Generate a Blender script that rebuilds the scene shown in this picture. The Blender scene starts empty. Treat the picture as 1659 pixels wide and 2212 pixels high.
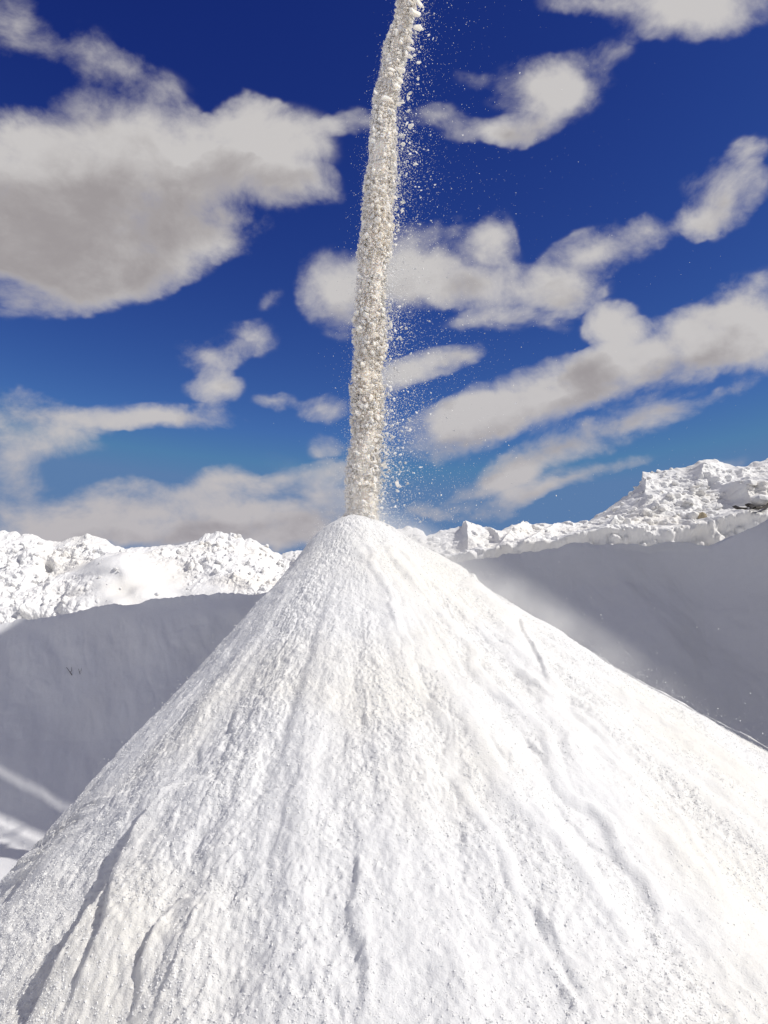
import bpy, math, random
import numpy as np
from mathutils import Vector, Matrix

random.seed(7)
rng = np.random.default_rng(11)
SC = bpy.context.scene
COL = SC.collection

# ------------------------------------------------------------------ camera
F = 1661.0; PITCH = math.radians(10.0); CZ = 3.4          # eye 3.4 m above the pit floor
CP, SP = math.cos(PITCH), math.sin(PITCH)
cam_d = bpy.data.cameras.new('camera'); cam = bpy.data.objects.new('camera', cam_d); COL.objects.link(cam)
cam.location = (0, 0, CZ); cam.rotation_euler = (math.pi/2 + PITCH, 0, 0)
cam_d.sensor_fit = 'VERTICAL'; cam_d.sensor_height = 36.0; cam_d.sensor_width = 27.0
cam_d.lens = 36.0*F/2212.0; cam_d.clip_start = 0.05; cam_d.clip_end = 6000
SC.camera = cam
SC.render.resolution_x = 768; SC.render.resolution_y = 1024

# ------------------------------------------------------------------ light
ELEV = math.radians(47.0)
AZ = Vector((0.940, -0.340, 0)).normalized()               # horizontal direction towards the sun
SUN = Vector((AZ.x*math.cos(ELEV), AZ.y*math.cos(ELEV), math.sin(ELEV)))
sd = bpy.data.lights.new('sun', 'SUN'); so = bpy.data.objects.new('sun', sd); COL.objects.link(so)
sd.energy = 3.5; sd.angle = math.radians(0.55); sd.color = (1.0, 0.965, 0.91)
so.rotation_euler = SUN.to_track_quat('Z', 'Y').to_euler()
SC.view_settings.view_transform = 'Standard'; SC.view_settings.look = 'None'
SC.view_settings.gamma = 1.0; SC.view_settings.use_curve_mapping = False
EXPO = 0.10
SC.view_settings.exposure = EXPO
SKY_STRENGTH = 0.085
SKY_R, SKY_G, SKY_B = .95, 1.18, 1.25

PV = Vector((-AZ.y, AZ.x, 0))
def ray(px, py):
    u = (px-829.5)/F; v = (1106-py)/F
    return np.array([u, CP-v*SP, SP+v*CP])
def at_Y(px, py, Y):
    d = ray(px, py); p = d*(Y/d[1]); p[2] += CZ; return p

# ------------------------------------------------------------------ world: Nishita sky + broken cumulus deck
W = bpy.data.worlds.new('World'); SC.world = W; W.use_nodes = True
nt = W.node_tree; nt.nodes.clear()
class NG:
    def __init__(s, t): s.t = t
    def n(s, typ, **kw):
        nd = s.t.nodes.new(typ)
        for k, v in kw.items():
            if hasattr(nd, k): setattr(nd, k, v)
        return nd
    def link(s, a, b): s.t.links.new(a, b)
    def math(s, op, a, b=None, c=None, clamp=False):
        nd = s.n('ShaderNodeMath', operation=op); nd.use_clamp = clamp
        for i, x in enumerate((a, b, c)):
            if x is None: continue
            if isinstance(x, (int, float)): nd.inputs[i].default_value = x
            else: s.link(x, nd.inputs[i])
        return nd.outputs[0]
    def vmath(s, op, a, b=None, scale=None):
        nd = s.n('ShaderNodeVectorMath', operation=op)
        for i, x in enumerate((a, b)):
            if x is None: continue
            if isinstance(x, (tuple, list)): nd.inputs[i].default_value = x
            else: s.link(x, nd.inputs[i])
        if scale is not None: nd.inputs['Scale'].default_value = scale
        return nd.outputs[0]
    def maprange(s, x, a, b, c=0.0, d=1.0, smooth=True):
        nd = s.n('ShaderNodeMapRange'); nd.interpolation_type = 'SMOOTHSTEP' if smooth else 'LINEAR'
        s.link(x, nd.inputs[0])
        for i, v in enumerate((a, b, c, d)): nd.inputs[i+1].default_value = v
        return nd.outputs[0]
    def mix(s, fac, a, b, bt='MIX'):
        nd = s.n('ShaderNodeMix', data_type='RGBA', blend_type=bt)
        if isinstance(fac, (int, float)): nd.inputs[0].default_value = fac
        else: s.link(fac, nd.inputs[0])
        for sock, x in ((nd.inputs[6], a), (nd.inputs[7], b)):
            if isinstance(x, tuple): sock.default_value = (*x, 1) if len(x) == 3 else x
            else: s.link(x, sock)
        return nd.outputs[2]

# cumulus banks: photo-independent directions, given as (across, down, half width, half height, tilt, weight)
CLOUDS = [
 (235,405,265,215,0,1.6),(20,430,190,170,0,1.1),(190,560,210,105,0,.95),(580,330,150,115,0,.72),(650,410,95,55,0,.6),(500,500,120,48,0,.5),(545,245,90,50,0,.4),
 (130,105,170,60,-10,.46),(15,50,85,100,0,.62),(270,150,150,40,-10,.36),(70,650,150,45,0,.40),
 (1080,285,130,34,0,.70),(1150,190,110,70,0,.72),(1230,190,110,80,15,.75),(930,250,90,28,0,.40),(1330,110,55,35,0,.35),(785,268,75,32,0,.42),
 (1490,15,190,70,0,.95),(1290,0,110,34,0,.5),(1020,170,50,25,0,.3),
 (1545,435,95,70,0,.85),(1605,350,50,36,0,.45),(1500,480,55,30,0,.4),(1640,420,50,30,20,.4),
 (960,560,160,85,0,.90),(735,640,85,95,0,.85),(1065,510,55,50,0,.5),(1120,625,170,60,0,.7),(1290,540,150,50,18,.75),(1100,700,150,25,0,.40),
 (1230,620,100,60,0,.5),(1340,700,65,50,10,.75),(1400,500,60,35,15,.4),(880,610,120,70,0,.6),
 (1000,930,150,52,14,.95),(1180,860,230,66,18,1.15),(1420,780,210,80,22,1.1),(1600,680,160,85,22,1.1),(1650,760,110,60,20,.5),
 (1200,985,270,42,17,.85),(1010,1070,140,34,17,.60),(1410,900,130,32,17,.55),(1220,1050,190,22,14,.70),(1580,850,70,18,18,.45),
 (440,770,75,42,0,.65),(535,735,65,42,0,.5),(455,840,65,30,0,.55),(590,865,60,16,0,.40),(700,885,60,30,0,.60),(585,655,40,20,20,.25),
 (75,915,150,52,0,.85),(330,898,190,30,0,.85),(90,975,120,32,0,.45),(20,1060,80,110,0,.40),(640,520,45,70,0,.2),
 (300,1105,240,55,0,.95),(470,1040,85,38,10,.75),(600,1110,180,58,8,.90),(650,1030,150,26,8,.55),(150,1150,160,40,0,.70),(430,1165,380,34,0,.75),
 (705,965,45,30,0,.35),(900,810,150,36,14,.65),(1000,775,65,26,14,.5),(1040,1110,90,24,5,.45),(700,1140,120,40,0,.5),(1560,1010,80,20,10,.15),
]
g = bpy.data.node_groups.new('cloud_density', 'ShaderNodeTree')
g.interface.new_socket('Dir', in_out='INPUT', socket_type='NodeSocketVector')
g.interface.new_socket('Density', in_out='OUTPUT', socket_type='NodeSocketFloat')
g.interface.new_socket('Wisp', in_out='OUTPUT', socket_type='NodeSocketFloat')
G = NG(g); gi = G.n('NodeGroupInput'); go = G.n('NodeGroupOutput')
def noise(G, vec, scale, detail, rough=0.55, typ='FLOAT', dist=0.0):
    nd = G.n('ShaderNodeTexNoise', noise_dimensions='3D'); G.link(vec, nd.inputs['Vector'])
    nd.inputs['Scale'].default_value = scale; nd.inputs['Detail'].default_value = detail
    nd.inputs['Roughness'].default_value = rough; nd.inputs['Distortion'].default_value = dist
    return nd.outputs['Color'] if typ == 'COL' else nd.outputs['Fac']
flat = G.n('ShaderNodeMapping'); G.link(gi.outputs[0], flat.inputs['Vector']); flat.inputs['Scale'].default_value = (1, 1, 1.35)
warp = G.vmath('SCALE', G.vmath('SUBTRACT', noise(G, flat.outputs[0], 5.0, 5, .6, 'COL'), (.5, .5, .5)), scale=0.075)
dirw = G.vmath('ADD', gi.outputs[0], warp)
acc = None
for (cx, cy, rx, ry, rot, w) in CLOUDS:
    c = ray(cx, cy); c /= np.linalg.norm(c)
    th = math.radians(rot)
    e1 = ray(cx+rx*math.cos(th), cy-rx*math.sin(th)); e1 /= np.linalg.norm(e1)
    e2 = ray(cx-ry*math.sin(th), cy-ry*math.cos(th)); e2 /= np.linalg.norm(e2)
    a = e1-c; sa = np.linalg.norm(a); a = a-c*a.dot(c); a /= np.linalg.norm(a)
    b = e2-c; sb = np.linalg.norm(b)
    k = np.cross(c, a)
    M = Matrix(((a[0], k[0], c[0]), (a[1], k[1], c[1]), (a[2], k[2], c[2])))
    mp = G.n('ShaderNodeMapping', vector_type='TEXTURE'); G.link(dirw, mp.inputs['Vector'])
    mp.inputs['Location'].default_value = tuple(c); mp.inputs['Rotation'].default_value = M.to_euler('XYZ')
    mp.inputs['Scale'].default_value = (sa*1.22, sb*1.28, .5)
    gr = G.n('ShaderNodeTexGradient', gradient_type='SPHERICAL'); G.link(mp.outputs[0], gr.inputs[0])
    acc = G.math('MULTIPLY_ADD', gr.outputs['Fac'], w*1.35, acc if acc is not None else 0.0)
# clouds in the rest of the sky: the same broken cumulus, placed by noise
sepd = G.n('ShaderNodeSeparateXYZ'); G.link(gi.outputs[0], sepd.inputs[0])
fwd = G.n('ShaderNodeVectorMath', operation='DOT_PRODUCT'); G.link(gi.outputs[0], fwd.inputs[0]); fwd.inputs[1].default_value = (0, CP, SP)
elsewhere = G.maprange(fwd.outputs['Value'], .80, .66)
other = G.maprange(noise(G, dirw, 2.6, 3, .5), .38, .60, 0, 1.1)
acc = G.math('ADD', acc, G.math('MULTIPLY', other, elsewhere))
nz = noise(G, flat.outputs[0], 9.5, 10, .60, dist=.25)
nz2 = noise(G, flat.outputs[0], 3.6, 3, .5)
den = G.math('ADD', G.math('MINIMUM', acc, 1.2), G.math('MULTIPLY', G.math('SUBTRACT', nz, .5), 2.7))
den = G.math('ADD', den, G.math('MULTIPLY', G.math('SUBTRACT', nz2, .5), .5))
gate = G.maprange(acc, .02, .25)
den = G.math('MULTIPLY', den, gate)
G.link(den, go.inputs[0]); G.link(nz, go.inputs[1])

N = NG(nt)
tc = N.n('ShaderNodeTexCoord'); dvec = N.vmath('NORMALIZE', tc.outputs['Generated'])
g1 = N.n('ShaderNodeGroup'); g1.node_tree = g; N.link(dvec, g1.inputs[0])
off = N.vmath('NORMALIZE', N.vmath('ADD', dvec, (0.030, -0.01, 0.060)))
g2 = N.n('ShaderNodeGroup'); g2.node_tree = g; N.link(off, g2.inputs[0])
alpha = N.maprange(g1.outputs[0], .0, 1.12)
above = N.maprange(g2.outputs[0], .1, 1.35)
thick = N.maprange(g1.outputs[0], .2, 1.45)
shade = N.math('ADD', N.math('MULTIPLY', above, thick), N.math('MULTIPLY', N.math('SUBTRACT', .5, g1.outputs[1]), .9), clamp=True)
sep = N.n('ShaderNodeSeparateXYZ'); N.link(dvec, sep.inputs[0])
sky = N.n('ShaderNodeTexSky', sky_type='NISHITA'); sky.sun_disc = False
sky.sun_elevation = ELEV; sky.sun_rotation = math.atan2(AZ.x, AZ.y)
sky.altitude = 1500; sky.air_density = 1.0; sky.dust_density = 0.3; sky.ozone_density = 3.0
# polarised, saturated blue of the phone picture: deepen the physical sky evenly
# the deep polarised blue of the picture: a steeper response of red and green, the whole sky over
E0 = SKY_STRENGTH*.8123
spr = N.n('ShaderNodeSeparateColor'); N.link(sky.outputs[0], spr.inputs[0]); cmb = N.n('ShaderNodeCombineColor')
for ch, (tint_, A_c, gm, top_) in enumerate(((.95, 19.7*SKY_R, 2.43, .119), (.62, 29.6*SKY_G, 2.4, .118), (.92, 1.87*SKY_B, 1.35, .272))):
    v_ = N.math('MINIMUM', N.math('MULTIPLY', spr.outputs[ch], E0*tint_), top_)
    N.link(N.math('MULTIPLY', N.math('POWER', v_, gm), A_c/(SKY_STRENGTH*2**EXPO)), cmb.inputs[ch])
up = N.maprange(sep.outputs[2], 0.0, .75)
skycol = cmb.outputs[0]
K = 1.0/(SKY_STRENGTH*2**EXPO)
lit = tuple(K*x for x in (.61, .588, .575)); dark = tuple(K*x for x in (.34, .312, .31))
litlow = tuple(K*x for x in (.50, .47, .485)); darklow = tuple(K*x for x in (.30, .272, .295))
low = N.maprange(sep.outputs[2], .42, .05)
ccol = N.mix(shade, N.mix(low, lit, litlow), N.mix(low, dark, darklow))
final = N.mix(N.math('MULTIPLY', alpha, .95), skycol, ccol)
bg = N.n('ShaderNodeBackground'); N.link(final, bg.inputs[0]); bg.inputs[1].default_value = SKY_STRENGTH
wo = N.n('ShaderNodeOutputWorld'); N.link(bg.outputs[0], wo.inputs[0])
W.cycles.sampling_method = 'MANUAL'; W.cycles.sample_map_resolution = 512

# ------------------------------------------------------------------ helpers
def tag(o, label=None, cat=None, group=None, kind=None):
    if label: o['label'] = label
    if cat: o['category'] = cat
    if group: o['group'] = group
    if kind: o['kind'] = kind
    return o
def mesh_obj(name, V, faces, m, smooth=True, parent=None):
    V = np.ascontiguousarray(V, dtype=np.float32)
    faces = np.ascontiguousarray(faces, dtype=np.int32); k = faces.shape[1]
    me = bpy.data.meshes.new(name)
    me.vertices.add(len(V)); me.vertices.foreach_set('co', V.ravel())
    me.loops.add(faces.size); me.loops.foreach_set('vertex_index', faces.ravel())
    me.polygons.add(len(faces)); me.polygons.foreach_set('loop_start', np.arange(0, faces.size, k, dtype=np.int32))
    me.polygons.foreach_set('use_smooth', np.full(len(faces), smooth))
    me.update(calc_edges=True)
    me.materials.append(m)
    o = bpy.data.objects.new(name, me); COL.objects.link(o)
    if parent: o.parent = parent
    return o
def grid_faces(nu, nv, wrap=False):
    i = np.arange(nu if wrap else nu-1)[:, None]; j = np.arange(nv-1)[None, :]
    i2 = (i+1) % nu
    return np.stack([i*nv+j, i2*nv+j, i2*nv+j+1, i*nv+j+1], -1).reshape(-1, 4)
def _hash(ix, iy, iz, seed):
    h = (ix.astype(np.uint32)*np.uint32(374761393) ^ iy.astype(np.uint32)*np.uint32(668265263)
         ^ iz.astype(np.uint32)*np.uint32(2147483647) ^ np.uint32(seed*2654435761 & 0xffffffff))
    h = (h ^ (h >> np.uint32(13)))*np.uint32(1274126177); h = h ^ (h >> np.uint32(16))
    return h.astype(np.float32)*np.float32(1/4294967295.)
def vnoise(x, y, z, seed=0):
    x, y, z = np.broadcast_arrays(x, y, z)
    fx, fy, fz = np.floor(x), np.floor(y), np.floor(z)
    ix, iy, iz = fx.astype(np.int64), fy.astype(np.int64), fz.astype(np.int64)
    tx, ty, tz = [(t*t*t*(t*(t*6-15)+10)).astype(np.float32) for t in (x-fx, y-fy, z-fz)]
    def h(a, b, c): return _hash(ix+a, iy+b, iz+c, seed)
    def l(a, b, t): return a+(b-a)*t
    return l(l(l(h(0,0,0), h(1,0,0), tx), l(h(0,1,0), h(1,1,0), tx), ty),
             l(l(h(0,0,1), h(1,0,1), tx), l(h(0,1,1), h(1,1,1), tx), ty), tz)*2-1
def fbm(x, y, z, octs=4, seed=0, gain=.5):
    s = 0; a = 1; f = 1
    for o in range(octs):
        s = s+a*vnoise(x*f+o*17.3, y*f+o*5.1, z*f+o*9.7, seed+o); a *= gain; f *= 2.03
    return s
def lumps(x, y, cell, seed, keep=1.0, rmin=.25, rmax=.55):
    """rubble: half-buried lumps on a jittered grid, returns height in units of cell"""
    x = x/cell; y = y/cell; ix = np.floor(x).astype(np.int64); iy = np.floor(y).astype(np.int64)
    out = np.zeros_like(x); z0 = np.zeros_like(ix)
    for a in (-1, 0, 1):
        for b in (-1, 0, 1):
            cx = ix+a; cy = iy+b
            jx = cx+.5+(_hash(cx, cy, z0, seed)-.5)*.8; jy = cy+.5+(_hash(cx, cy, z0, seed+1)-.5)*.8
            r = rmin+(rmax-rmin)*_hash(cx, cy, z0, seed+2)**2
            k = (_hash(cx, cy, z0, seed+3) < keep)
            ang = _hash(cx, cy, z0, seed+4)*6.28; ca, sa = np.cos(ang), np.sin(ang)
            dx = ((x-jx)*ca+(y-jy)*sa)*1.25; dy = (-(x-jx)*sa+(y-jy)*ca)*.85
            d = np.maximum(np.abs(dx)*.9+np.abs(dy)*.35, np.abs(dy)*.95+np.abs(dx)*.25)
            out = np.maximum(out, np.where(k, np.clip(1-(d/r)**3, 0, 1)*r*(.5+.5*_hash(cx, cy, z0, seed+5)), 0))
    return out
def interp(table, x, col=1):
    t = np.array(table, float); return np.interp(x, t[:, 0], t[:, col])
def smoothstep(a, b, x):
    t = np.clip((x-a)/(b-a), 0, 1); return t*t*(3-2*t)

# ------------------------------------------------------------------ materials
def mineral(name, base, tint=(.80,.775,.72), bump=.35, fine=90., coarse=14., rough=.92):
    m = bpy.data.materials.new(name); m.use_nodes = True; t = m.node_tree
    b = t.nodes['Principled BSDF']; M = NG(t)
    co = M.n('ShaderNodeTexCoord').outputs['Object']
    n1 = noise(M, co, .45, 3, .5); n2 = noise(M, co, 7.0, 4, .6); n3 = noise(M, co, fine*1.3, 3, .7)
    c = M.mix(M.maprange(n1, .42, .72), base, tint)
    c = M.mix(M.maprange(n2, .35, .75, 0, .35), c, tuple(x*.93 for x in base))
    c = M.mix(M.maprange(n3, .58, .70, 0, .5), c, tuple(x*.86 for x in base))
    M.link(c, b.inputs['Base Color']); b.inputs['Roughness'].default_value = rough
    b.inputs['Specular IOR Level'].default_value = .25
    bp = M.n('ShaderNodeBump'); bp.inputs['Strength'].default_value = bump; bp.inputs['Distance'].default_value = .02
    h = M.math('ADD', noise(M, co, fine, 4, .7), M.math('MULTIPLY', noise(M, co, coarse, 4, .6), 1.6))
    M.link(h, bp.inputs['Height']); M.link(bp.outputs[0], b.inputs['Normal'])
    return m
M_PILE = mineral('white_mineral_pile', (.80,.80,.795), (.81,.79,.735), bump=.45, fine=70, coarse=16)
M_SOFT = mineral('white_mineral_bank', (.77,.77,.775), (.75,.745,.745), bump=.25, fine=30, coarse=5)
M_HILL = mineral('white_mineral_hill', (.80,.795,.785), (.78,.755,.71), bump=.5, fine=18, coarse=4)
M_CHIP = mineral('white_mineral_chip', (.93,.865,.77), (.92,.83,.70), bump=.05, fine=60, coarse=14, rough=.8)
M_FLK = mineral('white_mineral_flake', (.80,.80,.79), (.80,.79,.76), bump=.0, fine=60, coarse=14, rough=.85)
cb = M_CHIP.node_tree.nodes['Principled BSDF']; cb.inputs['Subsurface Weight'].default_value = .7
cb.inputs['Subsurface Radius'].default_value = (1, .85, .65); cb.inputs['Subsurface Scale'].default_value = .07
def plain(name, c, rough=.6, metal=0.0, var=.25, scale=6.):
    m = bpy.data.materials.new(name); m.use_nodes = True; t = m.node_tree
    b = t.nodes['Principled BSDF']; M = NG(t); co = M.n('ShaderNodeTexCoord').outputs['Object']
    k = M.mix(M.maprange(noise(M, co, scale, 5, .65), .35, .7), c, tuple(x*(1-var) for x in c))
    M.link(k, b.inputs['Base Color']); b.inputs['Roughness'].default_value = rough; b.inputs['Metallic'].default_value = metal
    return m
M_STEEL = plain('weathered_painted_steel', (.16,.20,.22), .5, .0)
M_RUBBER = plain('black_belt_rubber', (.03,.03,.03), .8)
M_DARK = plain('crevice_shade_dark', (.07,.06,.05), .9, 0, .5, 30)  # dark colour standing in for shade inside the hill crevices
M_OCHRE = plain('ochre_stained_rock', (.48,.40,.27), .9, 0, .35, 9)
M_TWIG = plain('dry_bark', (.09,.07,.055), .9)

# ------------------------------------------------------------------ the pit floor
n = 120
gx = np.sign(np.linspace(-1,1,n))*np.abs(np.linspace(-1,1,n))**3*2500
X, Y = np.meshgrid(gx, gx, indexing='ij')
Z = fbm(X*.3, Y*.3, 0*X, 3, 3)*.03 - .03
floor = mesh_obj('ground', np.stack([X, Y, Z], -1).reshape(-1, 3), grid_faces(n, n), M_SOFT)
tag(floor, 'flat white powdery pit floor around the piles', kind='structure')

# ------------------------------------------------------------------ the pile
APEX = at_Y(766, 1118, 11.6)
def kint(th, v):
    k = np.radians(np.array([-180, -135, -90, -45, 0, 60, 120, 180.]))
    g_ = np.radians(np.arange(-270, 271)); t_ = np.interp((g_+np.pi) % (2*np.pi)-np.pi, k, v)
    kr = np.exp(-(np.arange(-40, 41)/17.)**2); t_ = np.convolve(t_, kr/kr.sum(), 'same')
    return np.interp((th+np.pi) % (2*np.pi)-np.pi, g_, t_)
def pile_base(th, r):
    m  = kint(th, [1.50, 1.03, .72, .70, .648, .60, .62, 1.50])
    r0 = kint(th, [.425, .425, .6, .29, .29, .4, .5, .425])
    c  = kint(th, [.018, .008, .012, .010, .015, .012, .01, .018])
    return APEX[2]-m*(np.sqrt(r*r+r0*r0)-r0)*(1-c*r)+.09*np.exp(-((r-.62)/.34)**2)
_T, _R = np.meshgrid(np.radians(np.linspace(-178, 8, 900)), np.linspace(.02, 9.5, 900), indexing='ij')
_X, _Y, _Z = APEX[0]+_R*np.cos(_T), APEX[1]+_R*np.sin(_T), pile_base(_T, _R)
_D = _Y*CP+(_Z-CZ)*SP; _PX, _PY = 829.5+F*_X/_D, 1106-F*((_Z-CZ)*CP-_Y*SP)/_D
def on_pile(px, py):
    i = np.argmin((_PX-px)**2+(_PY-py)**2+(_D < 1)*1e9); return _T.ravel()[i], _R.ravel()[i]
def polyline_TR(pts, k=10):
    P = []
    for (a, b), (c, d) in zip(pts[:-1], pts[1:]):
        for i in range(k): P.append((a+(c-a)*i/k, b+(d-b)*i/k))
    P.append(pts[-1])
    TR = np.array([on_pile(*p) for p in P]); TR = TR[np.argsort(TR[:, 1])]
    return TR
nT, nR = 1180, 780
a = np.linspace(-1, 1, nT, endpoint=False)
TH = np.radians(-88)+np.pi*(.36*a+.64*a**3)
RR = np.linspace(0, 1, nR)**1.12*9.8
T, R = np.meshgrid(TH, RR, indexing='ij')
Zb = pile_base(T, R)
ct, st = np.cos(T), np.sin(T)
X0, Y0 = APEX[0]+R*ct, APEX[1]+R*st
fade = smoothstep(.15, 1.0, R)
# scarps: (polyline in the picture plane projected onto the slope, height of lit crest right, drop left, widths)
H = np.zeros_like(R)
def scarp(pts, hr, dl, wr, wl, edge=.03, wob=.03):
    TR = polyline_TR(pts)
    tg = np.interp(R, TR[:, 1], TR[:, 0], left=TR[0, 0], right=TR[-1, 0])
    s = (T-tg)*R + wob*1.6*fbm(R*2.2, 0*R+hr*50, 0*R, 4, 31)
    w = smoothstep(TR[0, 1]-.05, TR[0, 1]+.35, R)*(1-smoothstep(TR[-1, 1]-.35, TR[-1, 1]+.15, R))
    w = w*(.88+.25*fbm(R*1.1, 0*R+dl*40, 0*R, 2, 71))
    t = smoothstep(-edge, edge, s)
    return w*(t*hr*np.exp(-np.maximum(s, 0)/wr)-(1-t)*dl*np.exp(np.minimum(s, 0)/wl))
H += scarp([(372,1690),(354,1714),(310,1791),(281,1831),(255,1878),(233,1933),(215,1966),(175,2020),(138,2079),(102,2141),(60,2215)], .21, .15, .9, .5, .045, .04)
H += scarp([(250,1905),(219,2068),(200,2100),(179,2133),(150,2190),(135,2215)], .07, .05, .4, .22)
H += scarp([(385,1960),(368,1995),(339,2031),(306,2112),(281,2170),(270,2212)], .06, .05, .4, .25)
H += scarp([(505,1520),(495,1560),(484,1640),(478,1670)], .03, .025, .3, .2)
H += scarp([(462,1665),(453,1690),(448,1725)], .03, .03, .25, .2)
H += scarp([(215,1715),(150,1785),(90,1850),(0,1960)], .03, .16, .9, .5, .05, .04)
H += scarp([(765,1870),(758,1960),(750,2030),(768,2110),(772,2212)], .03, .03, .35, .25, .04, .05)
H += scarp([(655,1980),(640,2040),(632,2090)], .05, .04, .25, .2)
H += scarp([(1145,1960),(1157,1988),(1190,2058)], .08, .07, .4, .22)
H += scarp([(1175,2085),(1182,2108),(1198,2157),(1232,2207),(1240,2212)], .10, .08, .5, .22)
H += scarp([(1115,1330),(1130,1370),(1158,1420),(1180,1480)], .02, .05, .3, .5, .04, .02)
H += scarp([(990,1760),(1005,1800),(1015,1850)], .05, .04, .25, .2)
for k in range(26):                                             # many short slips
    px0 = rng.uniform(60, 1600); py0 = rng.uniform(1330, 2100)
    t0, r0 = on_pile(px0, py0)
    if abs(px0-829)/900 > 1 or r0 > 7: continue
    L = rng.uniform(.25, .9); dt = rng.normal(0, .05)
    q = smoothstep(r0, r0+.12*L, R)*(1-smoothstep(r0+.6*L, r0+L, R))
    s = (T-(t0+dt*(R-r0)))*R+.04*fbm(R*4, 0*R+k, 0*R, 2, 5)
    tt = smoothstep(-.022, .022, s); hh = rng.uniform(.006, .020)
    H += q*(tt*hh*np.exp(-np.maximum(s, 0)/.18)-(1-tt)*hh*np.exp(np.minimum(s, 0)/.13))
# powder tongues: smooth raised streaks where dust has run down
SM = np.zeros_like(R)
def tongue(pts, w0, w1, h):
    TR = polyline_TR(pts)
    tg = np.interp(R, TR[:, 1], TR[:, 0])
    f = np.clip((R-TR[0, 1])/(TR[-1, 1]-TR[0, 1]), 0, 1); wd = w0+(w1-w0)*f
    s = np.abs((T-tg)*R+.12*fbm(R*1.6, 0*R+w0*9, 0*R, 3, 41))/wd
    e = (1-smoothstep(.2, 1.25, s))*(1-smoothstep(TR[-1, 1]-.5, TR[-1, 1]+.1, R))
    e = e*smoothstep(.5, 1.6, R); return e, h*e
for pts, w0, w1, h in [
    ([(850,1150),(900,1300),(960,1450),(1030,1600),(1100,1720),(1200,1820),(1330,1990),(1420,2110)], .38, .10, .035),
    ([(900,1160),(1000,1240),(1080,1330),(1150,1450),(1210,1560),(1290,1690)], .50, .16, .06),
    ([(1000,1220),(1120,1320),(1250,1400)], .35, .12, .02),
    ([(1180,1600),(1260,1740),(1360,1880),(1480,2060)], .10, .06, .03),
    ([(1420,1700),(1500,1830),(1600,2000)], .08, .05, .02),
    ([(800,1200),(830,1300),(870,1430)], .22, .1, .02),
    ([(1090,1900),(1130,1990),(1160,2080)], .07, .05, .02)]:
    e, hh = tongue(pts, w0, w1, h); SM = np.maximum(SM, e); H += hh
str1 = fbm(ct*9, st*9, R*.35, 4, 51); str2 = fbm(ct*20, st*20, R*.9, 3, 52)
SM = np.maximum(SM, .95*smoothstep(.10, .55, str2+.6*str1)*smoothstep(-1.6, -1.0, T)*smoothstep(1, 2.5, R))
left = 1-smoothstep(-1.7, -1.1, T)
H += smoothstep(1.5, 4.5, R)*(.022*str1*np.clip(R/3, .3, 1.4)+.007*str2)
H += fade*(.030*fbm(X0*1.3, Y0*1.3, Zb*1.3, 4, 61)+.012*fbm(X0*5, Y0*5, Zb*3, 3, 62))
AR = T*4.5
sortn = smoothstep(-.55, .5, fbm(AR*1.5, R*.45, 0*R, 4, 88))
gr = (1-.92*SM)*(.58+.65*sortn)*(1+.5*smoothstep(-1.5, -.9, T)*smoothstep(2, 4, R))
H += smoothstep(1.0, 4, R)*(.085*fbm(AR*.9, R*.25, 0*R, 3, 87)+.030*fbm(AR*3, R*.35, 0*R, 3, 86))
H += gr*(.009*fbm(X0*14, Y0*14, Zb*7, 2, 63)+.009*vnoise(X0*34, Y0*34, Zb*16, 64)+.006*vnoise(X0*62, Y0*62, Zb*30, 66))
# small overlapping slabs in the compacted left and front faces
sl = vnoise(T*19+fbm(X0*2,Y0*2,Zb*2,2,9)*.8, R*2.6+fbm(X0*3,Y0*3,Zb*3,2,8)*.9, 0*R, 67); H += smoothstep(1.2, 3, R)*gr*.012*smoothstep(.05, .26, sl)*(.35+.65*left)
Z = Zb+H*smoothstep(0, .35, R)
edge = smoothstep(8.3, 9.8, R)
Z = Z*(1-edge)+(np.minimum(Z, 0)-.4)*edge
pile = mesh_obj('mineral_pile', np.stack([X0, Y0, Z], -1).reshape(-1, 3), grid_faces(nT, nR, True), M_PILE)
tag(pile, 'tall white conical heap of crushed mineral under the falling stream', 'pile')
at = pile.data.attributes.new('loose', 'FLOAT', 'POINT')
near = smoothstep(-190, -120, np.degrees(T))*(1-smoothstep(-20, 25, np.degrees(T)))
patch = .35+.65*smoothstep(-.35, .45, fbm(X0*2.2, Y0*2.2, Zb*2.2, 3, 77))
at.data.foreach_set('value', (gr*near*patch*np.clip(1.25-.3*(R < 1.0), 0, 1)).astype(np.float32).ravel())

# ------------------------------------------------------------------ terrain by profile rows
def terrain(name, rows, px, nw, m, disp, weights=None):
    """rows: front to back, each ('p', [(px, py)...], [(px, Y)...]) or ('z', [(px, z)...], [(px, Y)...])"""
    cols = []
    for kind, tab, yt in rows:
        Yv = interp(yt, px); u = (px-829.5)/F
        if kind == 'p':
            v = (1106-interp(tab, px))/F; t = Yv/(CP-v*SP)
            x = u*t; z = CZ+t*(SP+v*CP)
        else:
            z = interp(tab, px); v = 0; D = Yv*CP+(z-CZ)*SP; x = u*D
        cols.append(np.stack([x, Yv, z], -1))
    C = np.array(cols)
    k = np.arange(len(rows)); w = np.linspace(0, len(rows)-1, nw) if weights is None else weights
    i = np.clip(w.astype(int), 0, len(rows)-2); f = (w-i)[:, None, None]
    P = C[i]*(1-f)+C[i+1]*f                              # (nw, npx, 3)
    P = disp(P, w[:, None], px[None, :])
    V = P.reshape(-1, 3)
    o = mesh_obj(name, V, grid_faces(P.shape[0], len(px))[:, ::-1], m)
    return o, P
def wts(*seg):
    out = []
    for a, b, n_ in seg: out += list(np.linspace(a, b, n_, endpoint=False))
    return np.array(out+[seg[-1][1]])

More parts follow.
